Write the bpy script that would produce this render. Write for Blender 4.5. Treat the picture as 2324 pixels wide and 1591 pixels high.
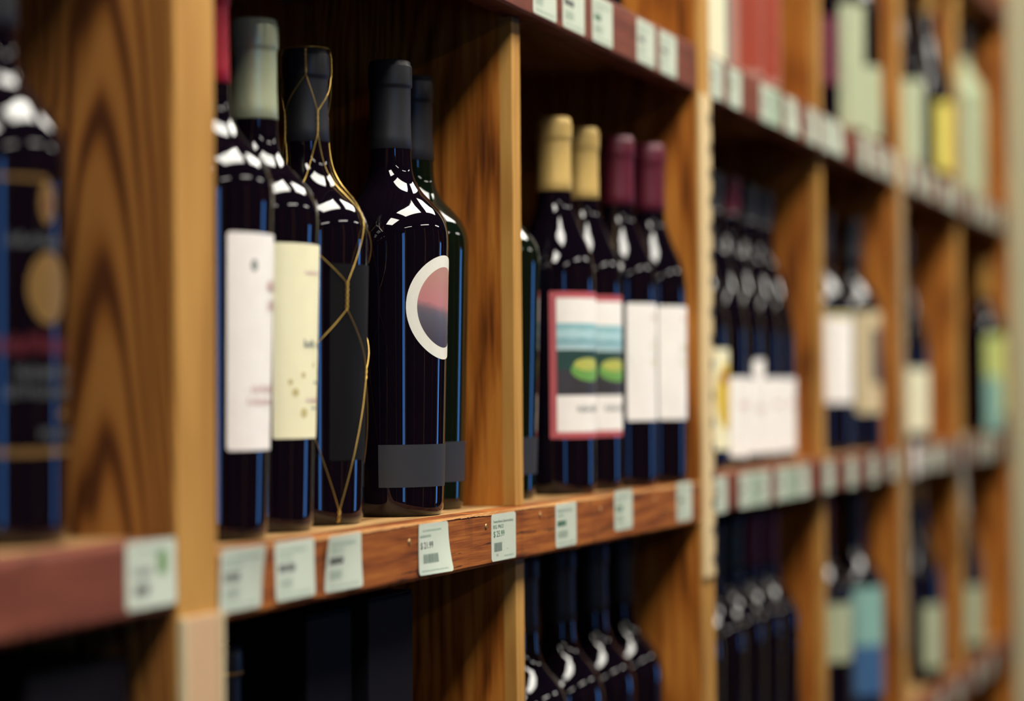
import bpy, bmesh, math, random
from mathutils import Vector, Matrix

# ------------------------------------------------------------------ clear
for o in list(bpy.data.objects):
    bpy.data.objects.remove(o, do_unlink=True)
scene = bpy.context.scene
COL = scene.collection
PI = math.pi
R = math.radians
FLOOR = 1.05            # height of the main shelf top above the floor (m)


def mm(x, y, z):
    """millimetres along the shelf, into the shelf, above the main shelf -> metres in the room"""
    return Vector((x / 1000.0, y / 1000.0, z / 1000.0 + FLOOR))


# ------------------------------------------------------------------ camera
cam_data = bpy.data.cameras.new('camera')
cam = bpy.data.objects.new('camera', cam_data)
COL.objects.link(cam)
cam_data.sensor_width = 36.0
cam_data.lens = 5200.0 / 2324.0 * 36.0
YAW, PITCH, ROLL = 0.34725, 0.02006, -0.00849
fw = Vector((math.cos(YAW) * math.cos(PITCH), math.sin(YAW) * math.cos(PITCH), math.sin(PITCH)))
rt = fw.cross(Vector((0, 0, 1))).normalized()
up = rt.cross(fw)
rt2 = rt * math.cos(ROLL) + up * math.sin(ROLL)
up2 = -rt * math.sin(ROLL) + up * math.cos(ROLL)
mat = Matrix((rt2, up2, -fw)).transposed().to_4x4()
mat.translation = mm(0, -554.5, 76.5)
cam.matrix_world = mat
cam_data.clip_start = 0.02
cam_data.clip_end = 60
cam_data.dof.use_dof = True
cam_data.dof.focus_distance = 1.515
cam_data.dof.aperture_fstop = 2.75
cam_data.dof.aperture_ratio = 1.12
scene.camera = cam

# ------------------------------------------------------------------ world, exposure
world = bpy.data.worlds.new('world')
scene.world = world
world.use_nodes = True
world.node_tree.nodes['Background'].inputs[0].default_value = (0.55, 0.45, 0.6, 1)
world.node_tree.nodes['Background'].inputs[1].default_value = 0.006
scene.view_settings.view_transform = 'Standard'
scene.view_settings.look = 'None'
scene.view_settings.gamma = 1.0
scene.view_settings.use_curve_mapping = False
scene.view_settings.exposure = 0.0
scene.cycles.use_denoising = True
scene.cycles.max_bounces = 4
scene.cycles.glossy_bounces = 3
scene.cycles.caustics_reflective = False
scene.cycles.caustics_refractive = False
scene.cycles.use_adaptive_sampling = True
scene.cycles.adaptive_threshold = 0.04
scene.cycles.diffuse_bounces = 1
scene.cycles.sample_clamp_indirect = 4.0

LIGHT = 20.5            # strength of the ceiling troffers
DAY = 5.0               # strength of the daylight in the far windows


# ------------------------------------------------------------------ materials
def srgb(r, g, b):
    def f(c):
        c /= 255.0
        return c / 12.92 if c <= 0.04045 else ((c + 0.055) / 1.055) ** 2.4
    return (f(r), f(g), f(b), 1.0)


MATS = {}


def plain(name, col, rough=0.6, metal=0.0, coat=0.0, spec=0.5, vary=0.0, vscale=60.0, bump=0.0):
    """a simple painted / printed / metal surface with a little procedural variation"""
    if name in MATS:
        return MATS[name]
    m = bpy.data.materials.new(name)
    m.use_nodes = True
    nt = m.node_tree
    b = nt.nodes['Principled BSDF']
    b.inputs['Roughness'].default_value = rough
    b.inputs['Metallic'].default_value = metal
    b.inputs['Coat Weight'].default_value = coat
    b.inputs['Specular IOR Level'].default_value = spec
    tc = nt.nodes.new('ShaderNodeTexCoord')
    no = nt.nodes.new('ShaderNodeTexNoise')
    no.inputs['Scale'].default_value = vscale
    no.inputs['Detail'].default_value = 2
    nt.links.new(tc.outputs['Object'], no.inputs['Vector'])
    mx = nt.nodes.new('ShaderNodeMix')
    mx.data_type = 'RGBA'
    v = vary if vary else 0.06
    mx.inputs[6].default_value = tuple(c * (1 - v) for c in col[:3]) + (1,)
    mx.inputs[7].default_value = tuple(min(1, c * (1 + v)) for c in col[:3]) + (1,)
    nt.links.new(no.outputs['Fac'], mx.inputs[0])
    nt.links.new(mx.outputs[2], b.inputs['Base Color'])
    if bump:
        bp = nt.nodes.new('ShaderNodeBump')
        bp.inputs['Strength'].default_value = bump
        bp.inputs['Distance'].default_value = 0.001
        nt.links.new(no.outputs['Fac'], bp.inputs['Height'])
        nt.links.new(bp.outputs[0], b.inputs['Normal'])
    MATS[name] = m
    return m


def emitter(name, col, strength):
    m = bpy.data.materials.new(name)
    m.use_nodes = True
    nt = m.node_tree
    b = nt.nodes['Principled BSDF']
    b.inputs['Base Color'].default_value = col
    b.inputs['Emission Color'].default_value = col
    b.inputs['Emission Strength'].default_value = strength
    MATS[name] = m
    return m


def wood(name, dark, mid, light, along, across, rings, curve, centre, fibre=1.0, crack=0.0, rough=0.5, coat=0.0, ringmix=0.6):
    """flat-sawn wood: nested arches along `along`, bent across `across`, plus fibres and optional cracks"""
    dark, mid, light = (tuple(c * k for c in col[:3]) + (1,) for col, k in ((dark, 0.62), (mid, 0.74), (light, 0.8)))
    m = bpy.data.materials.new(name)
    m.use_nodes = True
    nt = m.node_tree
    N, L = nt.nodes, nt.links
    b = N['Principled BSDF']
    b.inputs['Roughness'].default_value = rough
    b.inputs['Coat Weight'].default_value = coat
    b.inputs['Coat Roughness'].default_value = 0.3
    b.inputs['Specular IOR Level'].default_value = 0.22
    tc = N.new('ShaderNodeTexCoord')
    oi = N.new('ShaderNodeObjectInfo')
    sep = N.new('ShaderNodeSeparateXYZ')
    L.new(tc.outputs['Object'], sep.inputs[0])

    def math_(op, a, bb=None, c=None):
        n = N.new('ShaderNodeMath')
        n.operation = op
        for i, v in enumerate((a, bb, c)):
            if v is None:
                continue
            if isinstance(v, (int, float)):
                n.inputs[i].default_value = v
            else:
                L.new(v, n.inputs[i])
        return n.outputs[0]

    def comb(x, y, z):
        n = N.new('ShaderNodeCombineXYZ')
        for i, v in enumerate((x, y, z)):
            if isinstance(v, (int, float)):
                n.inputs[i].default_value = v
            else:
                L.new(v, n.inputs[i])
        return n.outputs[0]

    def noise(vec, scale, detail, rough_=0.5):
        n = N.new('ShaderNodeTexNoise')
        n.inputs['Scale'].default_value = scale
        n.inputs['Detail'].default_value = detail
        n.inputs['Roughness'].default_value = rough_
        L.new(vec, n.inputs['Vector'])
        return n.outputs['Fac']

    lon = sep.outputs['XYZ'.index(along)]
    lat = sep.outputs['XYZ'.index(across)]
    third = sep.outputs['XYZ'.index([a for a in 'XYZ' if a not in (along, across)][0])]
    rnd = math_('MULTIPLY', oi.outputs['Random'], 7.0)
    lon2 = math_('ADD', lon, rnd)
    warp = noise(comb(math_('MULTIPLY', lat, 22.0), math_('MULTIPLY', lon2, 4.0), rnd), 1.0, 2)
    warp2 = math_('SUBTRACT', warp, 0.5)
    d = math_('SUBTRACT', math_('ADD', lat, math_('MULTIPLY', warp2, 0.03)), centre)
    t = math_('ADD', lon2, math_('MULTIPLY', math_('MULTIPLY', d, d), curve))
    t = math_('ADD', math_('MULTIPLY', t, rings), math_('MULTIPLY', warp2, 2.2))
    s = math_('SINE', math_('MULTIPLY', t, 2 * PI))
    s = math_('MULTIPLY_ADD', s, 0.5, 0.5)
    s = math_('POWER', s, 1.8)
    fib = noise(comb(math_('MULTIPLY', lat, 900.0), math_('MULTIPLY', lon2, 22.0), math_('MULTIPLY', third, 300.0)), 1.0, 3, 0.6)
    fib2 = noise(comb(math_('MULTIPLY', lat, 160.0), math_('MULTIPLY', lon2, 9.0), math_('MULTIPLY', third, 90.0)), 1.0, 3, 0.6)
    big = noise(comb(math_('MULTIPLY', lat, 14.0), math_('MULTIPLY', lon2, 5.0), third), 1.0, 2)
    rampf = math_('MULTIPLY_ADD', math_('SUBTRACT', fib2, 0.5), 1.1 * fibre, math_('MULTIPLY_ADD', s, ringmix, 0.5 - ringmix * 0.5))
    rampf = math_('ADD', rampf, math_('MULTIPLY', math_('SUBTRACT', fib, 0.5), 0.5 * fibre))
    rampf = math_('ADD', rampf, math_('MULTIPLY', math_('SUBTRACT', big, 0.5), 0.7))
    cr = N.new('ShaderNodeValToRGB')
    cr.color_ramp.elements[0].position = 0.12
    cr.color_ramp.elements[0].color = light
    cr.color_ramp.elements[1].position = 0.92
    cr.color_ramp.elements[1].color = dark
    e = cr.color_ramp.elements.new(0.5)
    e.color = mid
    L.new(rampf, cr.inputs[0])
    colour = cr.outputs[0]
    height = math_('MULTIPLY', fib, 0.6)
    if crack:
        ck = noise(comb(math_('MULTIPLY', lat, 150.0), math_('MULTIPLY', lon2, 7.0), 3.1), 1.0, 5, 0.65)
        ck = math_('GREATER_THAN', ck, 0.63 - 0.02 * crack)
        st = noise(comb(math_('MULTIPLY', lat, 9.0), math_('MULTIPLY', lon2, 42.0), 9.7), 1.0, 2, 0.5)
        st = math_('MULTIPLY', math_('MAXIMUM', math_('SUBTRACT', st, 0.60), 0.0), 3.0)
        both = math_('MINIMUM', math_('ADD', math_('MULTIPLY', ck, 0.75), st), 0.85)
        mx = N.new('ShaderNodeMix')
        mx.data_type = 'RGBA'
        L.new(both, mx.inputs[0])
        L.new(colour, mx.inputs[6])
        mx.inputs[7].default_value = tuple(c * 0.30 for c in dark[:3]) + (1,)
        colour = mx.outputs[2]
        height = math_('SUBTRACT', height, ck)
    L.new(colour, b.inputs['Base Color'])
    if crack:
        bp = N.new('ShaderNodeBump')
        bp.inputs['Strength'].default_value = 0.35
        bp.inputs['Distance'].default_value = 0.0006
        L.new(height, bp.inputs['Height'])
        L.new(bp.outputs[0], b.inputs['Normal'])
    MATS[name] = m
    return m


def picture(name, kind):
    """small printed pictures, laid out on the label's own UV square"""
    m = bpy.data.materials.new(name)
    m.use_nodes = True
    nt = m.node_tree
    N, L = nt.nodes, nt.links
    b = N['Principled BSDF']
    b.inputs['Roughness'].default_value = 0.45
    uv = N.new('ShaderNodeTexCoord')
    sep = N.new('ShaderNodeSeparateXYZ')
    L.new(uv.outputs['UV'], sep.inputs[0])
    no = N.new('ShaderNodeTexNoise')
    no.inputs['Scale'].default_value = 9.0
    no.inputs['Detail'].default_value = 5
    L.new(uv.outputs['UV'], no.inputs['Vector'])
    ad = N.new('ShaderNodeMath')
    ad.operation = 'MULTIPLY_ADD'
    L.new(sep.outputs[0], ad.inputs[0])
    ad.inputs[1].default_value = 0.16 if kind == 'moon' else 0.0
    L.new(sep.outputs[1], ad.inputs[2])
    a2 = N.new('ShaderNodeMath')
    a2.operation = 'MULTIPLY_ADD'
    L.new(no.outputs['Fac'], a2.inputs[0])
    a2.inputs[1].default_value = 0.07 if kind == 'moon' else 0.3
    L.new(ad.outputs[0], a2.inputs[2])
    cr = N.new('ShaderNodeValToRGB')
    el = cr.color_ramp.elements
    if kind == 'moon':
        stops = [(0.10, srgb(62, 54, 66)), (0.46, srgb(92, 88, 98)), (0.54, srgb(112, 96, 104)), (0.63, srgb(188, 122, 124)), (1.0, srgb(182, 132, 120))]
    else:
        stops = [(0.0, srgb(225, 238, 236)), (0.45, srgb(120, 170, 178)), (0.75, srgb(190, 220, 222)), (1.0, srgb(140, 190, 195))]
    el[0].position, el[0].color = stops[0]
    el[1].position, el[1].color = stops[-1]
    for p, c in stops[1:-1]:
        e = el.new(p)
        e.color = c
    L.new(a2.outputs[0], cr.inputs[0])
    L.new(cr.outputs[0], b.inputs['Base Color'])
    MATS[name] = m
    return m


# wood of the shelving
wood('wood_panel', srgb(90, 42, 14), srgb(178, 102, 34), srgb(208, 134, 54), 'Z', 'Y', 6.0, 160.0, 0.02, fibre=1.15, ringmix=0.35, rough=0.45)
wood('wood_panel_bold', srgb(104, 58, 30), srgb(160, 100, 44), srgb(180, 120, 58), 'Z', 'Y', 13.0, 190.0, 0.03, fibre=0.3, ringmix=0.85, rough=0.5)
wood('wood_edge', srgb(166, 108, 46), srgb(206, 150, 74), srgb(226, 174, 96), 'Z', 'X', 3.0, 30.0, 0.0, fibre=0.4, ringmix=0.2, rough=0.5)
wood('wood_rail', srgb(84, 36, 14), srgb(158, 82, 30), srgb(196, 118, 50), 'X', 'Z', 5.0, 200.0, -0.02, fibre=1.5, crack=1.0, ringmix=0.35, rough=0.6)
wood('wood_rail_red', srgb(76, 34, 26), srgb(126, 64, 48), srgb(150, 84, 62), 'X', 'Z', 5.0, 200.0, -0.02, fibre=0.8, crack=0.6, ringmix=0.3, rough=0.6)
wood('wood_board', srgb(130, 90, 50), srgb(190, 146, 92), srgb(214, 172, 118), 'X', 'Y', 4.0, 60.0, 0.1, fibre=0.8, ringmix=0.3, rough=0.6)
wood('wood_worn', srgb(160, 96, 46), srgb(196, 136, 76), srgb(222, 170, 106), 'X', 'Z', 9.0, 60.0, 0.0, fibre=1.2, ringmix=0.2, rough=0.7)
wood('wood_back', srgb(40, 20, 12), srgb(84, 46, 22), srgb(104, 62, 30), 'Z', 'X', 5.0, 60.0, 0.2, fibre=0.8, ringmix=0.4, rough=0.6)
# glass, paper, metal
GL = plain('glass_black', (0.0035, 0.0018, 0.0045, 1), rough=0.025, spec=0.55, vary=0.2)
plain('glass_green', (0.003, 0.006, 0.003, 1), rough=0.025, spec=0.55, vary=0.2)
plain('glass_pale', srgb(168, 178, 140), rough=0.06, spec=0.5)
plain('paper_white', srgb(250, 242, 234), rough=0.55)
plain('paper_cream', srgb(246, 238, 198), rough=0.55, vary=0.04)
plain('paper_ivory', srgb(226, 220, 186), rough=0.55, vary=0.04)
plain('paper_sage_dimmed', srgb(168, 174, 140), rough=0.55, vary=0.04)  # pale and cream label paper, colour dimmed to counter the ceiling light
plain('paper_tag', srgb(204, 211, 192), rough=0.4)
plain('paper_tag_green', srgb(176, 196, 170), rough=0.4)
plain('paper_ring', srgb(232, 228, 214), rough=0.5, vary=0.04, vscale=400)
plain('label_black', (0.004, 0.0035, 0.004, 1), rough=0.6, spec=0.15)
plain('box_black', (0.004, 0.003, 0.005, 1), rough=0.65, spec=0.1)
plain('label_charcoal', srgb(44, 45, 50), rough=0.55, spec=0.4, vary=0.12, vscale=2500, bump=0.2)
plain('label_red_border', srgb(190, 88, 94), rough=0.5)
plain('label_red', srgb(146, 54, 32), rough=0.5)
plain('label_pink', srgb(172, 120, 106), rough=0.5)
plain('label_maroon', srgb(92, 28, 46), rough=0.5)
plain('label_teal', srgb(40, 110, 116), rough=0.5)
plain('label_seafoam', srgb(136, 178, 166), rough=0.5)
plain('label_blue', srgb(58, 96, 138), rough=0.5)
plain('label_yellow', srgb(222, 186, 62), rough=0.5)
plain('label_mustard', srgb(206, 190, 88), rough=0.5)
plain('label_leaf', srgb(190, 200, 118), rough=0.5)
plain('label_grey', srgb(92, 82, 78), rough=0.5)
plain('label_tan', srgb(206, 186, 146), rough=0.5)
plain('print_hill', srgb(34, 66, 60), rough=0.5)
plain('print_ground', srgb(58, 54, 58), rough=0.5, vary=0.2, vscale=300)
plain('print_bush', srgb(110, 160, 78), rough=0.5, vary=0.2, vscale=300)
plain('print_bush_light', srgb(186, 186, 90), rough=0.5, vary=0.15, vscale=300)
plain('print_rose', srgb(226, 190, 184), rough=0.5)
plain('print_red', srgb(168, 40, 44), rough=0.5)
plain('print_ochre', srgb(206, 190, 130), rough=0.5)
plain('print_grey', srgb(142, 146, 136), rough=0.5)
plain('print_dark', srgb(52, 46, 48), rough=0.5)
plain('print_green', srgb(22, 92, 60), rough=0.5)
plain('print_sage', srgb(150, 172, 152), rough=0.5)
plain('print_barcode', srgb(118, 136, 122), rough=0.5)
plain('print_gold_shaded', srgb(138, 104, 56), rough=0.4, metal=0.3)  # gold, white and crimson prints darkened to carry the far left cell's shade
plain('print_white_shaded', srgb(74, 76, 78), rough=0.5)
plain('print_crimson_shaded', srgb(88, 16, 28), rough=0.5)
plain('capsule_cream', srgb(196, 202, 164), rough=0.34, metal=0.35, vary=0.05, vscale=200)
plain('capsule_gold', srgb(220, 184, 108), rough=0.42, metal=0.25)
plain('capsule_burgundy', srgb(92, 26, 42), rough=0.38, metal=0.1)
plain('capsule_red', srgb(150, 22, 40), rough=0.4, metal=0.1)
plain('capsule_black', srgb(38, 38, 42), rough=0.42, spec=0.45, vary=0.08, vscale=800)
plain('capsule_green', srgb(28, 44, 40), rough=0.4)
plain('capsule_amber', srgb(168, 124, 52), rough=0.45, metal=0.2)
plain('wire_gold', srgb(236, 196, 104), rough=0.3, metal=0.85)
plain('nail_metal', srgb(186, 148, 100), rough=0.4, metal=0.8)
plain('strip_cream', srgb(226, 198, 148), rough=0.5, vary=0.08, vscale=40)
plain('strip_tan', srgb(170, 138, 96), rough=0.5, vary=0.08, vscale=40)
plain('strip_pale', srgb(206, 168, 128), rough=0.45, vary=0.04)
plain('strip_lip', srgb(214, 196, 156), rough=0.45)
plain('pillar_paint', srgb(178, 172, 138), rough=0.7, vary=0.05, vscale=8)
plain('plastic_grey', srgb(150, 146, 140), rough=0.35)
plain('ceiling_paint', srgb(70, 66, 64), rough=0.9)
plain('wall_paint', srgb(40, 30, 34), rough=0.8, vary=0.25, vscale=3)
plain('floor_tile', srgb(46, 38, 40), rough=0.35, vary=0.2, vscale=3)
plain('lamp_metal', srgb(205, 205, 200), rough=0.5)
emitter('lamp_diffuser', (1.0, 0.96, 0.86, 1), LIGHT)
emitter('daylight', (0.10, 0.36, 1.0, 1), DAY)
picture('picture_moon', 'moon')
picture('picture_sky', 'sky')


# ------------------------------------------------------------------ mesh helpers
def mesh_from(name, verts, faces, uvs=None, smooth=False):
    me = bpy.data.meshes.new(name)
    me.from_pydata([tuple(v) for v in verts], [], faces)
    if uvs:
        lay = me.uv_layers.new(name='UVMap')
        for li, l in enumerate(me.loops):
            lay.data[li].uv = uvs[l.vertex_index]
    if smooth:
        for p in me.polygons:
            p.use_smooth = True
    me.update()
    return me


def link(name, me, material, parent=None, loc=None):
    o = bpy.data.objects.new(name, me)
    if me is not None and material is not None and not me.materials:
        me.materials.append(MATS[material])
    COL.objects.link(o)
    if parent is not None:
        o.parent = parent
    if loc is not None:
        o.location = loc
    return o


def empty(name, loc, label=None, cat=None, group=None):
    o = bpy.data.objects.new(name, None)
    o.empty_display_size = 0.02
    o.location = loc
    COL.objects.link(o)
    if label:
        tag(o, label, cat, group)
    return o


def tag(o, label, cat, group=None):
    o['label'] = label
    o['category'] = cat
    if group:
        o['group'] = group
    return o


def box_mesh(name, x0, x1, y0, y1, z0, z1, bevel=0.0):
    """box in millimetres, local to its parent"""
    bm = bmesh.new()
    bmesh.ops.create_cube(bm, size=1.0)
    for v in bm.verts:
        v.co = Vector(((x0 + x1) / 2 + v.co.x * (x1 - x0), (y0 + y1) / 2 + v.co.y * (y1 - y0), (z0 + z1) / 2 + v.co.z * (z1 - z0))) / 1000.0
    if bevel:
        bmesh.ops.bevel(bm, geom=list(bm.edges), offset=bevel / 1000.0, segments=2, affect='EDGES', profile=0.6)
    me = bpy.data.meshes.new(name)
    bm.to_mesh(me)
    bm.free()
    return me


def lathe_mesh(name, prof, seg=40, cap_top=True, cap_bottom=True):
    """prof: list of (r, z) mm from bottom to top"""
    verts, faces = [], []
    n = len(prof)
    for r, z in prof:
        for k in range(seg):
            a = 2 * PI * k / seg
            verts.append((r * math.cos(a) / 1000, r * math.sin(a) / 1000, z / 1000))
    for i in range(n - 1):
        for k in range(seg):
            k2 = (k + 1) % seg
            faces.append((i * seg + k, i * seg + k2, (i + 1) * seg + k2, (i + 1) * seg + k))
    if cap_bottom:
        faces.append(tuple(reversed(range(seg))))
    if cap_top:
        faces.append(tuple((n - 1) * seg + k for k in range(seg)))
    me = mesh_from(name, verts, faces)
    for p in me.polygons:
        p.use_smooth = len(p.vertices) == 4
    return me


def spline_profile(pts, step=2.5):
    """densify a profile with Catmull-Rom so that shoulders come out round"""
    out = []
    for i in range(len(pts) - 1):
        p0 = pts[max(i - 1, 0)]
        p1, p2 = pts[i], pts[i + 1]
        p3 = pts[min(i + 2, len(pts) - 1)]
        d = math.hypot(p2[0] - p1[0], p2[1] - p1[1])
        k = 1 if d > 90 else max(1, min(8, int(d / step)))
        for j in range(k):
            t = j / k
            q = []
            for c in (0, 1):
                q.append(0.5 * (2 * p1[c] + (p2[c] - p0[c]) * t + (2 * p0[c] - 5 * p1[c] + 4 * p2[c] - p3[c]) * t * t + (3 * p1[c] - p0[c] - 3 * p2[c] + p3[c]) * t ** 3))
            out.append(tuple(q))
    out.append(pts[-1])
    return out


def interp(prof, z):
    for (r0, z0), (r1, z1) in zip(prof, prof[1:]):
        if z0 <= z <= z1 and z1 > z0:
            return r0 + (r1 - r0) * (z - z0) / (z1 - z0)
    return prof[-1][0]


# ------------------------------------------------------------------ bottles
def profile(kind, H):
    """(glass profile, capsule profile) of a bottle H mm tall"""
    if kind == 'tapered':       # broad shoulders, narrower foot
        body = [(27, 0), (31.5, 0.6), (33.4, 4), (33.9, 11), (35.0, 50), (36.1, 90), (37.2, 130), (38.2, 170), (38.5, 180), (37.8, 190), (34.4, 199), (27.6, 207.5), (20.8, 215), (16.3, 223), (14.4, 231), (13.9, 242), (13.7, 262)]
    elif kind == 'slim':        # tall slender with straight sides
        body = [(26, 0), (29.5, 0.6), (31.2, 4), (31.6, 11), (31.8, 60), (32.0, 110), (32.4, 160), (32.4, 172), (31.4, 184), (27.6, 197), (21.6, 211), (16.6, 224), (14.4, 233), (13.7, 245), (13.5, 262)]
    elif kind == 'burgundy':    # sloping shoulders
        body = [(30, 0), (34.5, 0.6), (37, 4), (37.5, 11), (37.8, 60), (38, 100), (38, 130), (36.8, 148), (32.2, 172), (25.2, 198), (18.8, 220), (15.2, 238), (14.2, 250), (13.8, 262)]
    else:                       # plain high-shouldered bottle
        body = [(29, 0), (33.5, 0.6), (36, 4), (36.6, 11), (36.8, 60), (37.0, 110), (37.4, 160), (37.6, 176), (36.6, 187), (32.6, 198), (25.6, 208), (19.2, 216), (15.8, 224), (14.3, 232), (13.8, 244), (13.6, 262)]
    k = H / 302.0
    body = [(r, z * k) for r, z in body]
    zc = 243 * k
    zt = H
    cap = [(13.9, zc - 0.5), (14.35, zc), (14.0, zc + 8), (13.7, zc + 20), (13.8, zt - 20), (13.9, zt - 18.5), (14.7, zt - 17.5), (14.8, zt - 16), (14.8, zt - 4.5), (14.5, zt - 3.4), (13.9, zt - 3.0), (13.9, zt - 1.2), (13.2, zt - 0.2), (11.5, zt)]
    return spline_profile(body), cap


PROF_CACHE = {}
MESH_CACHE = {}


def get_profile(kind, H):
    key = (kind, round(H))
    if key not in PROF_CACHE:
        PROF_CACHE[key] = profile(kind, H)
    return PROF_CACHE[key]


def wrap(prof, off, ang, z):
    """point on the bottle surface: ang degrees from the face turned to the aisle (positive = towards +X)"""
    r = interp(prof, z) + off
    a = R(-90 + ang)
    return (r * math.cos(a) / 1000, r * math.sin(a) / 1000, z / 1000)


def patch(name, prof, off, a0, a1, z0, z1, round_mm=0.0):
    """a curved sheet lying on the bottle"""
    na = max(2, int((a1 - a0) / 6))
    nz = max(2, min(10, int((z1 - z0) / 8)))
    rr = interp(prof, (z0 + z1) / 2)
    verts, uvs, faces = [], [], []
    zs = [z0 + (z1 - z0) * j / nz for j in range(nz + 1)]
    if round_mm:
        zs = sorted(set(zs + [z0 + round_mm * f for f in (0.12, 0.35, 0.7, 1)] + [z1 - round_mm * f for f in (0.12, 0.35, 0.7, 1)]))
    for z in zs:
        ins = 0.0
        if round_mm:
            e = min(z - z0, z1 - z)
            if e < round_mm:
                ins = round_mm - math.sqrt(max(0.0, round_mm ** 2 - (round_mm - e) ** 2))
        da = math.degrees(ins / rr)
        for i in range(na + 1):
            f = i / na
            verts.append(wrap(prof, off, (a0 + da) + (a1 - a0 - 2 * da) * f, z))
            uvs.append((f, (z - z0) / (z1 - z0)))
    for j in range(len(zs) - 1):
        for i in range(na):
            b = j * (na + 1) + i
            faces.append((b, b + 1, b + na + 2, b + na + 1))
    return mesh_from(name, verts, faces, uvs, True)


def disc_patch(name, prof, off, ac, zc, ra, rz, inner=0.0, seg=48):
    """round sheet (or ring) lying on the bottle; ra (mm of arc) x rz (mm)"""
    rr = interp(prof, zc)
    verts, uvs, faces = [], [], []
    rings = 5
    for j in range(rings + 1):
        f = inner + (1 - inner) * j / rings
        for k in range(seg):
            t = 2 * PI * k / seg
            x, z = ra * f * math.cos(t), rz * f * math.sin(t)
            verts.append(wrap(prof, off, ac + math.degrees(x / rr), zc + z))
            uvs.append((0.5 + 0.5 * f * math.cos(t), 0.5 + 0.5 * f * math.sin(t)))
    for j in range(rings):
        for k in range(seg):
            k2 = (k + 1) % seg
            faces.append((j * seg + k, j * seg + k2, (j + 1) * seg + k2, (j + 1) * seg + k))
    if inner == 0:
        faces = [f for f in faces if f[0] >= seg]
        c = len(verts)
        verts.append(wrap(prof, off, ac, zc))
        uvs.append((0.5, 0.5))
        for k in range(seg):
            faces.append((c, seg + (k + 1) % seg, seg + k))
    return mesh_from(name, verts, faces, uvs, True)


def cached(key, fn):
    if key not in MESH_CACHE:
        MESH_CACHE[key] = fn()
    return MESH_CACHE[key]


def scribble(prof, parent, material, a0, a1, z0, h, seed, name='printed_line'):
    """a line of unreadable small print as a row of strokes"""
    rnd = random.Random(seed)
    rr = interp(prof, z0)
    verts, faces = [], []
    a = a0
    while a < a1:
        w = math.degrees(rnd.uniform(0.7, 2.0) / rr)
        zz0 = z0 + rnd.uniform(-0.12, 0.12) * h
        zz1 = z0 + h * rnd.uniform(0.6, 1.05)
        b = len(verts)
        for (aa, z) in ((a, zz0), (a + w, zz0), (a + w, zz1), (a, zz1)):
            verts.append(wrap(prof, 0.42, aa, z))
        faces.append((b, b + 1, b + 2, b + 3))
        a += w + math.degrees(rnd.uniform(0.5, 1.1) / rr)
    return link(name, mesh_from(name, verts, faces), material, parent)


def bottle(x, y, z, label, kind='plain', H=302, glass='glass_black', capsule='capsule_black', design=None, name='wine_bottle', group=None, turn=0.0, seg=40):
    root = empty(name, mm(x, y, z), label, 'bottle', group)
    root.rotation_euler = (0, 0, R(turn))
    gp, cp = get_profile(kind, H)
    key = (kind, round(H), seg)
    link('glass_body', cached(('g', glass) + key, lambda: lathe_mesh('glass_body', gp, seg)), glass, root)
    link('capsule', cached(('c', capsule) + key, lambda: lathe_mesh('capsule', cp, seg, True, False)), capsule, root)
    if design:
        design(root, gp)
    return root


def simple_label(material, half, z0, z1, shift=0.0, rnd=1.5, off=0.25):
    def d(root, gp):
        link('front_label', patch('front_label', gp, off, shift - half, shift + half, z0, z1, rnd), material, root)
    return d


# label designs ------------------------------------------------------------
def design_white(root, gp):
    lab = link('front_label', patch('front_label', gp, 0.25, -45, 46, 50, 170, 2), 'paper_white', root)
    link('print_mark', disc_patch('print_mark', gp, 0.4, -18, 152, 2.6, 3.2), 'print_grey', lab)
    scribble(gp, lab, 'print_rose', 0, 26, 138, 7, 2, 'printed_line')
    scribble(gp, lab, 'print_rose', 2, 26, 128, 6, 3, 'printed_line')
    scribble(gp, lab, 'print_rose', -20, 40, 82, 4, 4, 'printed_line')
    scribble(gp, lab, 'print_rose', -24, 36, 75, 4, 5, 'printed_line')


def design_cream(root, gp):
    lab = link('front_label', patch('front_label', gp, 0.25, -48, 50, 55, 169, 1.5), 'paper_cream', root)
    scribble(gp, lab, 'print_rose', -14, 10, 151, 2.5, 13)
    scribble(gp, lab, 'print_grey', -14, 4, 108, 5, 11)
    scribble(gp, lab, 'print_grey', 12, 34, 108, 4, 12)
    scribble(gp, lab, 'print_rose', -10, 40, 76, 2.8, 14)
    scribble(gp, lab, 'print_grey', 6, 38, 87, 1.6, 15)
    scribble(gp, lab, 'print_grey', 2, 36, 72, 1.4, 15)
    link('emblem', disc_patch('emblem', gp, 0.4, 36, 138, 3.5, 5), 'print_red', lab)
    for k, (a, zz, s) in enumerate(((-24, 82, 2.6), (-12, 70, 3.2), (-14, 92, 2.0), (4, 98, 1.6), (-30, 88, 1.8))):
        link('leaf_print', disc_patch('leaf_print', gp, 0.4, a, zz, s, s * 0.9, seg=16), 'print_ochre', lab)


def design_black_wired(root, gp):
    link('front_label', patch('front_label', gp, 0.25, -44, 46, 40, 161, 1), 'label_black', root)
    wire_net(root, gp, get_profile('tapered', 297)[1])


def design_moon(root, gp):
    link('label_ring', disc_patch('label_ring', gp, 0.3, 0, 138, 34.5, 34.5, inner=0.775, seg=96), 'paper_ring', root)
    link('label_picture', disc_patch('label_picture', gp, 0.28, 0, 138, 27.0, 27.0, seg=72), 'picture_moon', root)
    link('lower_label', patch('lower_label', gp, 0.3, -83, 83, 19.5, 47.5), 'label_charcoal', root)


def design_band(root, gp):
    link('lower_label', patch('lower_label', gp, 0.3, -83, 83, 19.5, 47.5), 'label_charcoal', root)


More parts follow.
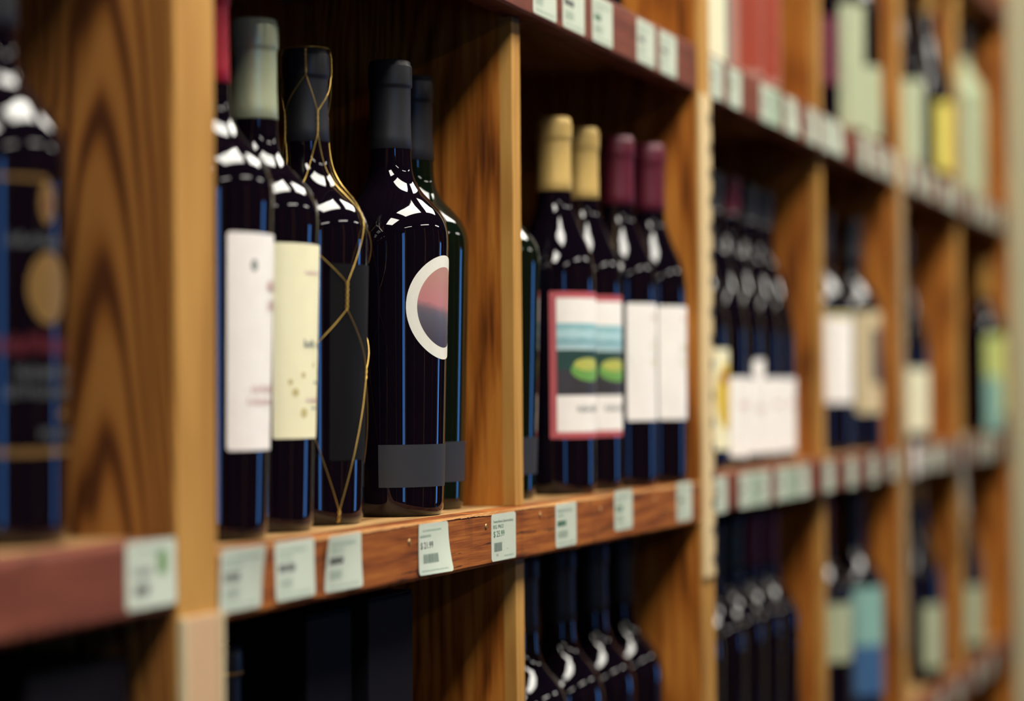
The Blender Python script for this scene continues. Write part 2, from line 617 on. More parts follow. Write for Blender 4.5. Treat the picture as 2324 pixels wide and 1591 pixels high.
def design_landscape(root, gp):
    lab = link('front_label', patch('front_label', gp, 0.2, -80, 80, 45, 161), 'label_red_border', root)
    link('label_top', patch('label_top', gp, 0.34, -70, 76, 136, 156), 'paper_white', lab)
    link('label_sky', patch('label_sky', gp, 0.34, -70, 76, 115, 136), 'picture_sky', lab)
    link('label_hill', patch('label_hill', gp, 0.34, -70, 76, 99, 115), 'print_hill', lab)
    link('label_ground', patch('label_ground', gp, 0.34, -70, 76, 79, 99), 'print_ground', lab)
    link('label_bush', disc_patch('label_bush', gp, 0.44, -12, 99, 21, 9), 'print_bush', lab)
    link('label_bush_top', disc_patch('label_bush_top', gp, 0.5, -18, 103.5, 15, 5), 'print_bush_light', lab)
    link('label_blossom', disc_patch('label_blossom', gp, 0.5, 26, 113, 4, 6), 'print_ochre', lab)
    link('label_base', patch('label_base', gp, 0.34, -70, 76, 50, 79), 'paper_white', lab)
    scribble(gp, lab, 'print_grey', -40, 22, 66, 5, 21, 'signature')


def design_plain_white(root, gp):
    lab = link('front_label', patch('front_label', gp, 0.2, -62, 62, 57, 157, 2), 'paper_white', root)
    scribble(gp, lab, 'print_rose', -20, 40, 144, 3, 31)
    scribble(gp, lab, 'paper_ivory', -14, 22, 118, 6, 32)
    scribble(gp, lab, 'paper_ivory', -14, 22, 104, 6, 33)


def design_yellow_oval(root, gp):
    lab = link('front_label', patch('front_label', gp, 0.2, -50, 60, 20, 118, 3), 'paper_cream', root)
    link('emblem', disc_patch('emblem', gp, 0.35, -8, 72, 17, 33), 'label_yellow', lab)
    link('emblem_mark', disc_patch('emblem_mark', gp, 0.45, 8, 62, 3, 6), 'print_dark', lab)
    link('emblem_patch', disc_patch('emblem_patch', gp, 0.45, -14, 90, 6, 6), 'label_red', lab)


def design_die_cut(root, gp):
    lab = link('front_label', patch('front_label', gp, 0.2, -46, 60, 12, 90, 4), 'paper_white', root)
    link('label_crest', patch('label_crest', gp, 0.2, -34, 30, 90, 110, 6), 'paper_white', lab)
    scribble(gp, lab, 'print_rose', -24, 40, 56, 8, 41)


def design_low_white(root, gp):
    lab = link('front_label', patch('front_label', gp, 0.2, -46, 60, 11, 91, 3), 'paper_white', root)
    scribble(gp, lab, 'print_rose', -24, 40, 60, 7, 42)


def design_arched(root, gp):
    lab = link('front_label', patch('front_label', gp, 0.2, -88, 60, 62, 172, 14), 'paper_white', root)
    link('label_band', patch('label_band', gp, 0.35, 30, 60, 64, 160), 'label_seafoam', lab)
    link('label_arch', patch('label_arch', gp, 0.35, -70, 40, 166, 171), 'label_mustard', lab)


def design_framed(root, gp):
    lab = link('front_label', patch('front_label', gp, 0.2, -74, 66, 48, 178, 8), 'label_tan', root)
    link('label_panel', patch('label_panel', gp, 0.35, -38, 60, 86, 158), 'label_grey', lab)


def design_gilt(root, gp):
    """black bottle with gilt crest, script, gilt oval and red and white lettering"""
    link('crest', disc_patch('crest', gp, 0.3, -12, 161, 5, 10), 'print_gold_shaded', root)
    link('crest_stone', disc_patch('crest_stone', gp, 0.4, -12, 160, 1.6, 3), 'print_crimson_shaded', root)
    link('ribbon', patch('ribbon', gp, 0.3, -70, -12, 171, 173), 'print_gold_shaded', root)
    scribble(gp, root, 'print_white_shaded', -46, 0, 140, 6, 51, 'script_lettering')
    link('oval_plate', disc_patch('oval_plate', gp, 0.3, -10, 121, 13, 17), 'print_gold_shaded', root)
    scribble(gp, root, 'print_crimson_shaded', -75, 20, 90, 10, 52, 'red_lettering')
    scribble(gp, root, 'print_white_shaded', -40, 26, 79, 6, 53, 'small_lettering')
    scribble(gp, root, 'print_white_shaded', -46, 26, 70, 6, 54, 'small_lettering')
    scribble(gp, root, 'print_gold_shaded', 0, 16, 60, 5, 55, 'small_lettering')
    scribble(gp, root, 'print_white_shaded', -20, 26, 51, 5, 56, 'small_lettering')
    link('gilt_band', patch('gilt_band', gp, 0.3, -80, 80, 43, 46), 'print_gold_shaded', root)


def design_red_wrap(root, gp):
    lab = link('front_label', patch('front_label', gp, 0.2, -88, 80, 15, 170, 2), 'label_pink', root)
    link('label_panel', patch('label_panel', gp, 0.35, -56, 0, 22, 170), 'label_red', lab)
    for k in range(6):
        scribble(gp, lab, 'label_red', 8, 60, 40 + k * 18, 6, 60 + k)


def design_maroon(root, gp):
    link('front_label', patch('front_label', gp, 0.2, -80, 80, 58, 140, 2), 'label_maroon', root)


def design_seascape(root, gp):
    lab = link('front_label', patch('front_label', gp, 0.2, -80, 80, 40, 178, 2), 'label_seafoam', root)
    link('label_sea', patch('label_sea', gp, 0.35, -80, 80, 40, 105), 'label_blue', lab)


def design_leafy(root, gp):
    lab = link('front_label', patch('front_label', gp, 0.2, -80, 76, 35, 172, 8), 'label_leaf', root)
    link('label_side', patch('label_side', gp, 0.35, -80, -30, 5, 100), 'label_seafoam', lab)


def design_mustard(root, gp):
    link('front_label', patch('front_label', gp, 0.2, -60, 70, 18, 122, 3), 'label_mustard', root)


# gold wire net -------------------------------------------------------------
def tube(verts, faces, pts, rad, sides=6):
    base = len(verts)
    n = len(pts)
    for i, p in enumerate(pts):
        d = (pts[min(i + 1, n - 1)] - pts[max(i - 1, 0)]).normalized()
        a = d.cross(Vector((0.31, 0.17, 0.93)))
        if a.length < 1e-4:
            a = d.cross(Vector((1, 0, 0)))
        a.normalize()
        b = d.cross(a)
        for k in range(sides):
            t = 2 * PI * k / sides
            verts.append(p + (a * math.cos(t) + b * math.sin(t)) * rad)
    for i in range(n - 1):
        for k in range(sides):
            k2 = (k + 1) % sides
            faces.append((base + i * sides + k, base + i * sides + k2, base + (i + 1) * sides + k2, base + (i + 1) * sides + k))


def wire_net(root, gp, cp):
    """net of thin gold wire; nodes given as (height, length of the twist, angle)"""
    H = cp[-1][1]
    RAD = 0.00025

    def surf(ang, z):
        r = interp(cp, z) if z > cp[1][1] else interp(gp, z)
        if z > cp[1][1] - 1:
            r = max(r, 14.2)
        r += 0.9
        a = R(-90 + ang)
        return Vector((r * math.cos(a) / 1000, r * math.sin(a) / 1000, z / 1000))
    # angles are measured from the aisle side; the camera looks from about -66 degrees
    V = -66
    levels = [
        (283.0, 280.0, [V + 0 + 90 * k for k in range(4)]),
        (257.0, 243.0, [V - 62 + 90 * k for k in range(4)]),
        (194.0, 187.0, [V - 24 + 90 * k for k in range(4)]),
        (149.0, 133.0, [V + 40 + 90 * k for k in range(4)]),
        (96.0, 90.0, [V - 14 + 90 * k for k in range(4)]),
        (9.0, 2.0, [V + 33 + 90 * k for k in range(4)]),
    ]
    strands = []

    def strand(a0, z0, a1, z1, n=14):
        pts = []
        for i in range(n + 1):
            t = i / n
            sag = math.sin(t * PI) * 0.0006
            p = surf(a0 + (a1 - a0) * t, z0 + (z1 - z0) * t)
            q = Vector((p.x, p.y, 0)).normalized() * sag
            pts.append(p + q)
        strands.append(pts)

    def twist(a, z0, z1):
        n = max(8, int(abs(z0 - z1) * 1.6))
        for ph in (0, PI):
            pts = []
            for i in range(n + 1):
                t = i / n
                z = z0 + (z1 - z0) * t
                w = ph + t * abs(z0 - z1) * 0.9
                p = surf(a + math.degrees(0.0004 * math.cos(w) / 0.016), z)
                q = Vector((p.x, p.y, 0)).normalized() * (0.0004 * math.sin(w))
                pts.append(p + q)
            strands.append(pts)
    # over the lip
    for a in levels[0][2]:
        twist(a, H - 1.0, levels[0][1])
    ringpts = [surf(a, H - 0.6) for a in range(0, 361, 12)]
    strands.append([p + Vector((0, 0, 0.0008)) for p in ringpts])
    for (zt, zb, an) in levels[1:]:
        for a in an:
            twist(a, zt, zb)
    for (l0, l1) in zip(levels, levels[1:]):
        for a0 in l0[2]:
            c = sorted(l1[2] + [v + 360 for v in l1[2]] + [v - 360 for v in l1[2]], key=lambda v: abs(v - a0))
            lo = max(v for v in c if v <= a0)
            hi = min(v for v in c if v > a0)
            strand(a0, l0[1], lo, l1[0])
            strand(a0, l0[1], hi, l1[0])
    verts, faces = [], []
    for pts in strands:
        tube(verts, faces, pts, RAD)
    link('wire_net', mesh_from('wire_net', verts, faces, None, True), 'wire_gold', root)


# ------------------------------------------------------------------ the room
def struct(name, me, material, parent=None, loc=None):
    o = link(name, me, material, parent, loc)
    if parent is None:
        o['kind'] = 'structure'
    return o


def room_box(name, x0, x1, y0, y1, z0, z1, material):
    return struct(name, box_mesh(name, x0, x1, y0, y1, z0, z1), material, None, mm(0, 0, 0))


CEIL = 1620
room_box('floor', -3500, 9000, -4600, 700, -1100, -1050, 'floor_tile')
room_box('ceiling', -3500, 9000, -4600, 700, CEIL, CEIL + 50, 'ceiling_paint')
room_box('wall_back', -3500, 9000, 600, 700, -1050, CEIL, 'wall_paint')
room_box('wall_front', -3500, 9000, -4700, -4600, -1050, CEIL, 'wall_paint')
room_box('wall_left', -3600, -3500, -4600, 700, -1050, CEIL, 'wall_paint')
room_box('wall_right', 9000, 9100, -4600, 700, -1050, CEIL, 'wall_paint')
# pale painted pier that closes the row of shelving
room_box('wall_pier', 4074, 4420, -420, 560, -1050, CEIL, 'pillar_paint')


for n in range(9):  # unseen posts added across the aisle for warm streaks in the bottle reflections
    x = -2600 + n * 1050
    b_ = struct('reflection_post_%d' % (n + 1), box_mesh('reflection_post_%d' % (n + 1), -35, 35, -40, 40, 0, 2000, 2), 'wood_rail_red' if n % 2 else 'wood_edge', None, mm(x, -2350, -1050))


def window(n, x0, x1, z0, z1):
    w = empty('window_%d' % n, mm((x0 + x1) / 2, -4600, z0))
    w['kind'] = 'structure'
    hw = (x1 - x0) / 2
    h = z1 - z0
    link('pane', box_mesh('pane', -hw, hw, 4, 10, 0, h), 'daylight', w)
    link('window_frame', box_mesh('window_frame', -hw - 50, -hw, 0, 40, -50, h + 50), 'lamp_metal', w)
    link('window_frame', box_mesh('window_frame', hw, hw + 50, 0, 40, -50, h + 50), 'lamp_metal', w)
    link('window_sill', box_mesh('window_sill', -hw, hw, 0, 60, -50, 0), 'lamp_metal', w)
    link('window_head', box_mesh('window_head', -hw, hw, 0, 40, h, h + 50), 'lamp_metal', w)


window(1, -3300, -2500, -900, 1250)
window(2, 6300, 7300, -900, 700)


def ceiling_light(x, y, label, L_, W_):
    t = empty('ceiling_light', mm(x, y, CEIL - 40), label, 'light', 'recessed ceiling lights of the shop')
    link('diffuser', box_mesh('diffuser', -L_, L_, -W_, W_, 8, 14), 'lamp_diffuser', t)
    for (a, b, c, d) in ((-L_ - 30, L_ + 30, -W_ - 30, -W_), (-L_ - 30, L_ + 30, W_, W_ + 30), (-L_ - 30, -L_, -W_, W_), (L_, L_ + 30, -W_, W_)):
        link('frame', box_mesh('frame', a, b, c, d, 0, 40), 'lamp_metal', t)
    link('tray', box_mesh('tray', -L_, L_, -W_, W_, 30, 40), 'lamp_metal', t)


for i, x in enumerate((-450, 1380, 3050)):
    ceiling_light(x, -800, '%s wide ceiling light along the aisle in front of the shelving' % ('first', 'second', 'third')[i], 600, 310)
for i, x in enumerate((-500, 1950, 4500)):
    ceiling_light(x, -3000, '%s narrow ceiling light over the far side of the shop' % ('first', 'second', 'third')[i], 600, 90)

# ------------------------------------------------------------------ the shelving
UNITS = [  # x of the left upright, its end, x of the divider, x where the next upright begins, main shelf top
    dict(x0=24, post=66, div=560, x1=1010, z=8, lab='wooden shelving unit at the far left with one black gilt-lettered bottle'),
    dict(x0=1010, post=1053, div=1539, x1=1996, z=-2, lab='wooden shelving unit in the middle holding the wired and the moon-label bottles'),
    dict(x0=1996, post=2039, div=2565, x1=2983, z=3, lab='wooden shelving unit beyond the first measuring strip, holding the yellow-oval label'),
    dict(x0=2983, post=3026, div=3571, x1=4060, z=3, lab='wooden shelving unit at the far right end next to the pale pier'),
]
DEPTH = 330
Z_UP, T_UP = 350, 42
Z_LO, T_LO = -350, 36
T_MAIN = 36
rndm = random.Random(5)


def rail_mesh(name, x0, x1, z0, z1, seed, y0=-11, y1=9):
    """front rail with worn, slightly splintered upper and lower edges"""
    r = random.Random(seed)
    n = int((x1 - x0) / 4)
    rows = []
    up_, lo_ = 0.0, 0.0
    for i in range(n + 1):
        x = x0 + (x1 - x0) * i / n
        up_ = 0.7 * up_ + r.uniform(-0.35, 0.35)
        lo_ = 0.7 * lo_ + r.uniform(-0.35, 0.35)
        big = 0.5 * math.sin(x * 0.021 + seed) + 0.4 * math.sin(x * 0.057 + seed * 2)
        u = up_ - (abs(r.gauss(0, 0.35)) if r.random() < 0.5 else 0)
        rows.append([(x, y1, z1), (x, y0 + 1.6, z1 + big * 0.25), (x, y0 + 0.3 + r.uniform(0, 0.4), z1 - 0.9 + u * 0.5 + big * 0.25), (x, y0, z1 - 2.6 + u * 0.5), (x, y0, z0 + 2.2 + lo_ * 0.4), (x, y0 + 1.3, z0 + lo_ * 0.5), (x, y1, z0)])
    k = 7
    verts = [tuple(c / 1000 for c in p) for row in rows for p in row]
    faces = []
    for i in range(n):
        for j in range(k - 1):
            faces.append((i * k + j, i * k + j + 1, (i + 1) * k + j + 1, (i + 1) * k + j))
        faces.append((i * k + k - 1, i * k, (i + 1) * k, (i + 1) * k + k - 1))
    faces.append(tuple(reversed(range(k))))
    faces.append(tuple(n * k + j for j in range(k)))
    me = mesh_from(name, verts, faces)
    bm = bmesh.new()
    bm.from_mesh(me)
    bmesh.ops.recalc_face_normals(bm, faces=bm.faces)
    bm.to_mesh(me)
    bm.free()
    return me


for ui, U in enumerate(UNITS):
    root = empty('shelving_unit', mm(U['x0'], 0, -1050), U['lab'], 'shelving')

    def L(x):
        return x - U['x0']

    def Zl(z):
        return z + 1050
    zm = U['z']
    top = 850
    # uprights: the board is shared by two neighbouring units, so each unit owns its left one
    panel = 'wood_panel_bold' if ui == 1 else 'wood_panel'
    link('upright', box_mesh('upright', 0, L(U['post']), -9.5, DEPTH, 0, Zl(top), 0.4), panel, root)
    link('upright_edging', box_mesh('upright_edging', 0.2, L(U['post']) - 0.2, -12.0, -9.5, 0, Zl(top), 0.5), 'wood_edge', root)
    if ui == 3:
        link('upright', box_mesh('upright', L(U['x1']), L(U['x1']) + 10, -11, DEPTH, 0, Zl(top), 0.4), panel, root)
    # shelves
    xa, xb = L(U['post']), L(U['x1'])
    for (zt, th, mat_rail) in ((Z_UP + T_UP, T_UP, 'wood_rail_red'), (zm, T_MAIN, 'wood_rail' if ui in (1,) else 'wood_rail_red'), (Z_LO, T_LO, 'wood_rail_red'), (-720, 36, 'wood_rail_red'), (760, 40, 'wood_rail_red')):
        link('shelf_board', box_mesh('shelf_board', xa, xb, 9, DEPTH, Zl(zt - 20), Zl(zt)), 'wood_board', root)
        rl = link('front_rail', rail_mesh('front_rail', xa + 0.3, xb - 0.3, Zl(zt - th), Zl(zt), 10 * ui + int(abs(zt)) % 17), mat_rail, root)
        if ui == 1 and zt == zm:
            r_ = random.Random(77)
            vv, ff = [], []
            n_ = 320
            for q_ in range(n_ + 1):
                xx = xa + 1 + (xb - xa - 2) * q_ / n_
                chip = max(0.0, math.sin(xx * 0.045) + math.sin(xx * 0.013 + 1)) * 0.5
                vv += [(xx / 1000, -7.5 / 1000, (Zl(zt) + 0.25) / 1000), (xx / 1000, -10.2 / 1000, (Zl(zt) + 0.1) / 1000),
                       (xx / 1000, -11.35 / 1000, (Zl(zt) - 0.75 - r_.uniform(0, 0.7) - chip) / 1000)]
            for q_ in range(n_):
                for j_ in (0, 1):
                    a_ = q_ * 3 + j_
                    ff.append((a_, a_ + 1, a_ + 4, a_ + 3))
            link('worn_edge', mesh_from('worn_edge', vv, ff), 'wood_worn', rl)
            for (nx, nz) in ((1312, -13), (1447, -11), (1558, -9), (1700, -12), (1850, -11)):
                me = lathe_mesh('nail_head', [(2.0, 0), (2.0, 0.4), (1.2, 0.8)], 14)
                me.transform(Matrix.Rotation(R(90), 4, 'X'))
                link('nail_head', me, 'nail_metal', rl, Vector((L(nx), -11.0, Zl(nz))) / 1000)
    # dividers between shelves
    spans = [(-684 - 36 + 36, Z_LO - 20), (Z_LO, zm - 20), (zm, Z_UP + T_UP - 20), (Z_UP + T_UP, 740)]
    for (a, b) in spans:
        link('divider', box_mesh('divider', L(U['div']), L(U['div']) + 18, 10.5, DEPTH, Zl(a) + 0.2, Zl(b) - 0.2, 0.3), 'wood_panel', root)
        lo_cut = a if a != -684 else a
        link('divider_edging', box_mesh('divider_edging', L(U['div']) + 0.2, L(U['div']) + 17.8, 9.2 if False else 1.0, 10.5, Zl(a) + (0.2 if True else 0), Zl(b if b < -600 else b) - (16.4 if abs(b - (zm - 20)) < 1 or abs(b - (Z_LO - 20)) < 1 else 22.4) - 0.4, 0.4), 'wood_edge', root)
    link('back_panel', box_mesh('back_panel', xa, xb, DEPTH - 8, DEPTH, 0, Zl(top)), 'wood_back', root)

# ------------------------------------------------------------------ strips fixed on the posts
def measuring_strip(x0, x1, z0, z1, label, material, seed, dots=True):
    s = empty('measuring_strip', mm((x0 + x1) / 2, -12.0, z0), label, 'strip', 'printed strips on the shelving posts')
    hw = (x1 - x0) / 2
    h = z1 - z0
    base = box_mesh('strip_body', -hw, hw, -3.2, 0, 0, h, 0.8)
    link('strip_body', base, material, s)
    r = random.Random(seed)
    verts, faces = [], []
    z = 6.0
    k = 0
    while z < h - 6:
        w = hw * (0.9 if k % 5 == 0 else 0.5)
        t = 0.8
        b = len(verts)
        for (xx, zz) in ((hw - w, z), (hw - 1, z), (hw - 1, z + t), (hw - w, z + t)):
            verts.append((xx / 1000, -3.35 / 1000, zz / 1000))
        faces.append((b, b + 1, b + 2, b + 3))
        if k % 5 == 2 and dots:
            b = len(verts)
            zc = z + r.uniform(-2, 2)
            for j in range(14):
                a = 2 * PI * j / 14
                verts.append(((hw * 0.62 + 5.5 * math.cos(a)) / 1000, -3.4 / 1000, (zc + 5.0 * math.sin(a)) / 1000))
            faces.append(tuple(range(b, b + 14)))
        z += 5.0
        k += 1
    link('printed_marks', mesh_from('printed_marks', verts, faces), 'print_dark', s)
    return s


measuring_strip(1997, 2032, -88, 349, 'cream measuring strip with dark marks on the post between middle cells', 'strip_cream', 3)
measuring_strip(2984, 3018, -262, 349, 'tan measuring strip with dark marks on the more distant post', 'strip_tan', 8)
s = empty('post_cover_strip', mm(1031.5, -12.0, -860), 'plain pale channel strip covering the lower part of the nearest post', 'strip')
link('strip_body', box_mesh('strip_body', -19, 19, -2.6, 0, 0, 828, 0.6), 'strip_pale', s)
for sx in (-1, 1):
    link('raised_lip', box_mesh('raised_lip', sx * 20 - 1.6, sx * 20 + 1.6, -4.2, 0, 0, 828, 0.7), 'strip_lip', s)


# ------------------------------------------------------------------ price tags
def text_mesh(body, size, width):
    cu = bpy.data.curves.new('text', 'FONT')
    cu.body = body
    cu.size = size
    cu.resolution_u = 3
    cu.offset = 0.008
    ob = bpy.data.objects.new('text', cu)
    COL.objects.link(ob)
    dg = bpy.context.evaluated_depsgraph_get()
    me = bpy.data.meshes.new_from_object(ob.evaluated_get(dg))
    bpy.data.objects.remove(ob, do_unlink=True)
    xs = [v.co.x for v in me.vertices]
    ys = [v.co.y for v in me.vertices]
    x0, x1, y0, y1 = min(xs), max(xs), min(ys), max(ys)
    vs = [((v.co.x - x0) / (x1 - x0), (v.co.y - y0) / (y1 - y0)) for v in me.vertices]
    fs = [tuple(p.vertices) for p in me.polygons]
    bpy.data.meshes.remove(me)
    return vs, fs


def price_tag(x, z, y, label, group, w=50.0, h=32.5, lift=(0, 0, 0, 0), lines=None, seed=0, material='paper_tag', skew=0.0, name='price_tag'):
    """x, z: lower left corner on the rail face; lift: how far the corners tl, tr, bl, br stand off (mm)"""
    tl, tr, bl, br = lift

    def P(u, v, off=0.0):
        o = (bl * (1 - u) + br * u) * (1 - v) ** 1.5 + (tl * (1 - u) + tr * u) * v ** 1.5
        return ((u * w + skew * v) / 1000, (-0.35 - o - off) / 1000, v * h / 1000)
    rc = 2.6
    nu, nv = 10, 8
    us = sorted(set([i / nu for i in range(nu + 1)]))
    vs = sorted(set([j / nv for j in range(nv + 1)] + [rc / h * f for f in (0.12, 0.35, 0.7, 1)] + [1 - rc / h * f for f in (0.12, 0.35, 0.7, 1)]))
    verts, faces = [], []
    n = len(us)

    def inset(v):
        e = min(v, 1 - v) * h
        if e >= rc:
            return 0.0
        return (rc - math.sqrt(max(0, rc * rc - (rc - e) ** 2))) / w
    for off in (0.0, -0.3):
        for v in vs:
            i_ = inset(v)
            for u in us:
                verts.append(P(i_ + u * (1 - 2 * i_), v, off))
    m = len(us) * len(vs)
    for j in range(len(vs) - 1):
        for i in range(n - 1):
            a = j * n + i
            faces.append((a, a + 1, a + n + 1, a + n))
            faces.append((m + a + n, m + a + n + 1, m + a + 1, m + a))
    for j in range(len(vs) - 1):
        a = j * n
        faces.append((a, a + n, m + a + n, m + a))
        a = j * n + n - 1
        faces.append((a + n, a, m + a, m + a + n))
    for i in range(n - 1):
        faces.append((i + 1, i, m + i, m + i + 1))
        a = (len(vs) - 1) * n + i
        faces.append((a, a + 1, m + a + 1, m + a))
    root = link(name, mesh_from(name, verts, faces), material, None, mm(x, y, z))
    tag(root, label, 'price tag', group)

    def put(nm, vs_, fs_, u0, u1, v0, v1, mat_):
        link(nm, mesh_from(nm, [P(u0 + (u1 - u0) * a, v0 + (v1 - v0) * b, 0.08) for a, b in vs_], fs_), mat_, root)
    if lines is None:
        r = random.Random(seed)

        def strokes(u0, u1, v0, v1, wmin, wmax, mat_, nm):
            vv, ff = [], []
            u = u0
            while u < u1:
                ww = r.uniform(wmin, wmax)
                b = len(vv)
                vv += [P(u, v0, 0.08), P(min(u + ww, u1), v0, 0.08), P(min(u + ww, u1), v1, 0.08), P(u, v1, 0.08)]
                ff.append((b, b + 1, b + 2, b + 3))
                u += ww + r.uniform(0.008, 0.016)
            link(nm, mesh_from(nm, vv, ff), mat_, root)
        g = 'print_sage'
        strokes(0.08, r.uniform(0.75, 0.9), 0.80, 0.87, 0.01, 0.03, g, 'product_line')
        strokes(0.08, r.uniform(0.4, 0.5), 0.69, 0.75, 0.01, 0.03, g, 'caption_line')
        strokes(0.08, r.uniform(0.42, 0.52), 0.48, 0.61, 0.02, 0.04, 'print_green' if seed % 3 == 1 else 'print_dark', 'price_line')
        strokes(0.10, r.uniform(0.4, 0.6), 0.2, 0.38, 0.006, 0.012, 'print_sage', 'barcode')
        strokes(0.1, 0.9, 0.07, 0.11, 0.01, 0.03, g, 'footer_line')
    else:
        for (nm, body, u0, u1, v0, v1, mat_) in lines:
            if body == '|':
                r = random.Random(len(nm) + seed)
                a = 0.0
                vv, ff = [], []
                while a < 1:
                    ww = r.uniform(0.018, 0.05)
                    b = len(vv)
                    vv += [(a, 0), (min(1, a + ww), 0), (min(1, a + ww), 1), (a, 1)]
                    ff.append((b, b + 1, b + 2, b + 3))
                    a += ww + r.uniform(0.012, 0.025)
                put(nm, vv, ff, u0, u1, v0, v1, mat_)
            else:
                vv, ff = text_mesh(body, 1.0, 1.0)
                put(nm, vv, ff, u0, u1, v0, v1, mat_)
    return root


RY = -11.0
G1 = 'price tags on the middle rail of the nearest unit'
price_tag(961, -24, RY, 'blurred price tag with a green patch on the far left rail', None, 48, 32.5, (0, 0.5, 0, 1), [
    ('product_line', '|', 0.1, 0.8, 0.80, 0.87, 'print_sage'), ('price_line', '|', 0.12, 0.5, 0.48, 0.62, 'print_grey'),
    ('barcode', '|', 0.15, 0.45, 0.2, 0.36, 'print_dark'), ('green_patch', '|', 0.62, 0.82, 0.48, 0.82, 'print_bush')], seed=1)
price_tag(1057, -34, RY, 'curled price tag next to the nearest post, its right edge standing off', G1, 46, 33, (1.0, 4.2, 0, 1.0), seed=2)
price_tag(1122, -33.5, RY, 'price tag with dark print second along from the nearest post', G1, 49, 32, (0, 0.5, 0.6, 1.2), seed=3)
price_tag(1186, -34, RY, 'price tag with leaning left edge under the wired bottle', G1, 50, 32, (3.2, 0.8, 0, 1.8), seed=5)
price_tag(1326, -35, RY, 'price tag reading 21.99, bent outward, under the moon-label bottle', G1, 47, 32, (0.6, 1.6, 0.6, 5.5), [
    ('product_line', '|', 0.12, 0.75, 0.84, 0.88, 'print_sage'), ('caption_line', '|', 0.05, 0.4, 0.73, 0.78, 'print_sage'),
    ('price_line', '$ 21.99', 0.05, 0.46, 0.49, 0.64, 'print_dark'), ('barcode', '|', 0.13, 0.60, 0.22, 0.40, 'print_barcode'),
    ('footer_line', '|', 0.08, 0.85, 0.06, 0.09, 'print_sage')], seed=4)
price_tag(1457, -35.6, RY, 'price tag reading 25.99 in green beside the divider', G1, 48, 32, (0, 0.2, 0, 0.2), [
    ('product_line', 'Twenty Rows Cabernet Sauvig', 0.06, 0.88, 0.795, 0.865, 'print_green'), ('caption_line', 'REG. PRICE', 0.06, 0.48, 0.69, 0.765, 'print_green'),
    ('price_line', '$ 25.99', 0.08, 0.52, 0.49, 0.64, 'print_green'), ('barcode', '|', 0.10, 0.42, 0.20, 0.39, 'print_barcode'),
    ('small_mark', '|', 0.6, 0.68, 0.22, 0.24, 'print_sage'), ('code_line', '|', 0.18, 0.27, 0.1, 0.15, 'print_sage'), ('footer_line', '|', 0.5, 0.9, 0.07, 0.1, 'print_sage')], seed=6)
price_tag(1592, -35, RY, 'price tag with faint green print first to the right of the divider', G1, 48, 32, seed=7)
price_tag(1737, -31, RY, 'price tag under the two gold-capped bottles', G1, 48, 31.5, seed=10)
price_tag(1918, -33.5, RY, 'price tag just left of the cream measuring strip', G1, 48, 33.5, seed=13)
ORD = ['first', 'second', 'third', 'fourth', 'fifth', 'sixth', 'seventh', 'eighth', 'ninth', 'tenth', 'eleventh', 'twelfth']
for i, x in enumerate((2041, 2137, 2185, 2215, 2290, 2335, 2390, 2520, 2648, 2780, 2915)):
    price_tag(x, -33, RY - (0.5 if i in (3, 5) else 0), '%s blurred price tag right of the cream strip on the middle rail' % ORD[i], 'price tags on the middle rail beyond the strip',
              48 if i not in (2, 3, 4, 5) else 44, 33.5, seed=20 + i, material='paper_tag_green' if i in (2, 5) else 'paper_tag', lift=(0, 0, 0, 1.5 if i == 6 else 0))
for i, x in enumerate((3160, 3240, 3320, 3660, 3740, 3830)):
    price_tag(x, -32, RY, '%s blurred price tag right of the tan strip on the middle rail' % ORD[i], 'price tags on the middle rail of the far unit', 48, 33, seed=40 + i)
for i, x in enumerate((1552, 1619, 1691, 1811, 1878)):
    price_tag(x, 353, RY, '%s price tag from the left on the upper rail of the middle unit' % ORD[i], 'price tags on the upper rail of the middle unit', 52, 36, seed=50 + i)
for i, x in enumerate((2041, 2112, 2239, 2275, 2350, 2455, 2525, 2580, 2745, 2830, 2920)):
    price_tag(x, 352, RY - (0.5 if i in (3, 7) else 0), '%s blurred price tag beyond the cream strip on the upper rail' % ORD[i], 'price tags on the upper rail beyond the strip', 48, 37, seed=60 + i,
              lift=(0, 0, 0, 3.0 if i in (4, 7) else 0), material='paper_tag_green' if i in (3,) else 'paper_tag')
for i, x in enumerate((3035, 3130, 3230, 3370, 3440, 3620, 3720, 3800, 3900)):
    price_tag(x, 352, RY, '%s blurred price tag beyond the tan strip on the upper rail' % ORD[i], 'price tags on the upper rail of the far unit', 48, 37, seed=80 + i)
for i, x in enumerate((3260, 3420, 3620, 3760)):
    price_tag(x, -384, RY, '%s blurred price tag on the bottom rail at the far right' % ORD[i], 'price tags on the bottom rail of the far unit', 48, 32, seed=95 + i)

# round white sticker and hanging grey card on the far rail
st = link('round_sticker', lathe_mesh('round_sticker', [(24, 0), (24, 0.5), (23.5, 0.7)], 40), 'paper_white', None, mm(3095, RY - 1.2, -14))
st.data.transform(Matrix.Rotation(R(90), 4, 'X'))
tag(st, 'bright round white sticker on the distant middle rail beside the tan strip', 'sticker')
hc = empty('hanging_card', mm(3500, RY - 0.4, -112), 'grey narrow card hanging below the distant middle rail', 'card')
bm = bmesh.new()
cols = []
for j in range(13):
    v = j / 12
    zz = v * 116
    yy = -1.0 - 5.0 * (1 - v) ** 2
    wv = 23 - 4 * (1 - v)
    cols.append([bm.verts.new((-wv / 1000, yy / 1000, zz / 1000)), bm.verts.new((wv / 1000, yy / 1000, zz / 1000)),
                 bm.verts.new((wv / 1000, (yy + 0.8) / 1000, zz / 1000)), bm.verts.new((-wv / 1000, (yy + 0.8) / 1000, zz / 1000))])
for a, b in zip(cols, cols[1:]):
    for k in range(4):
        bm.faces.new((a[k], a[(k + 1) % 4], b[(k + 1) % 4], b[k]))
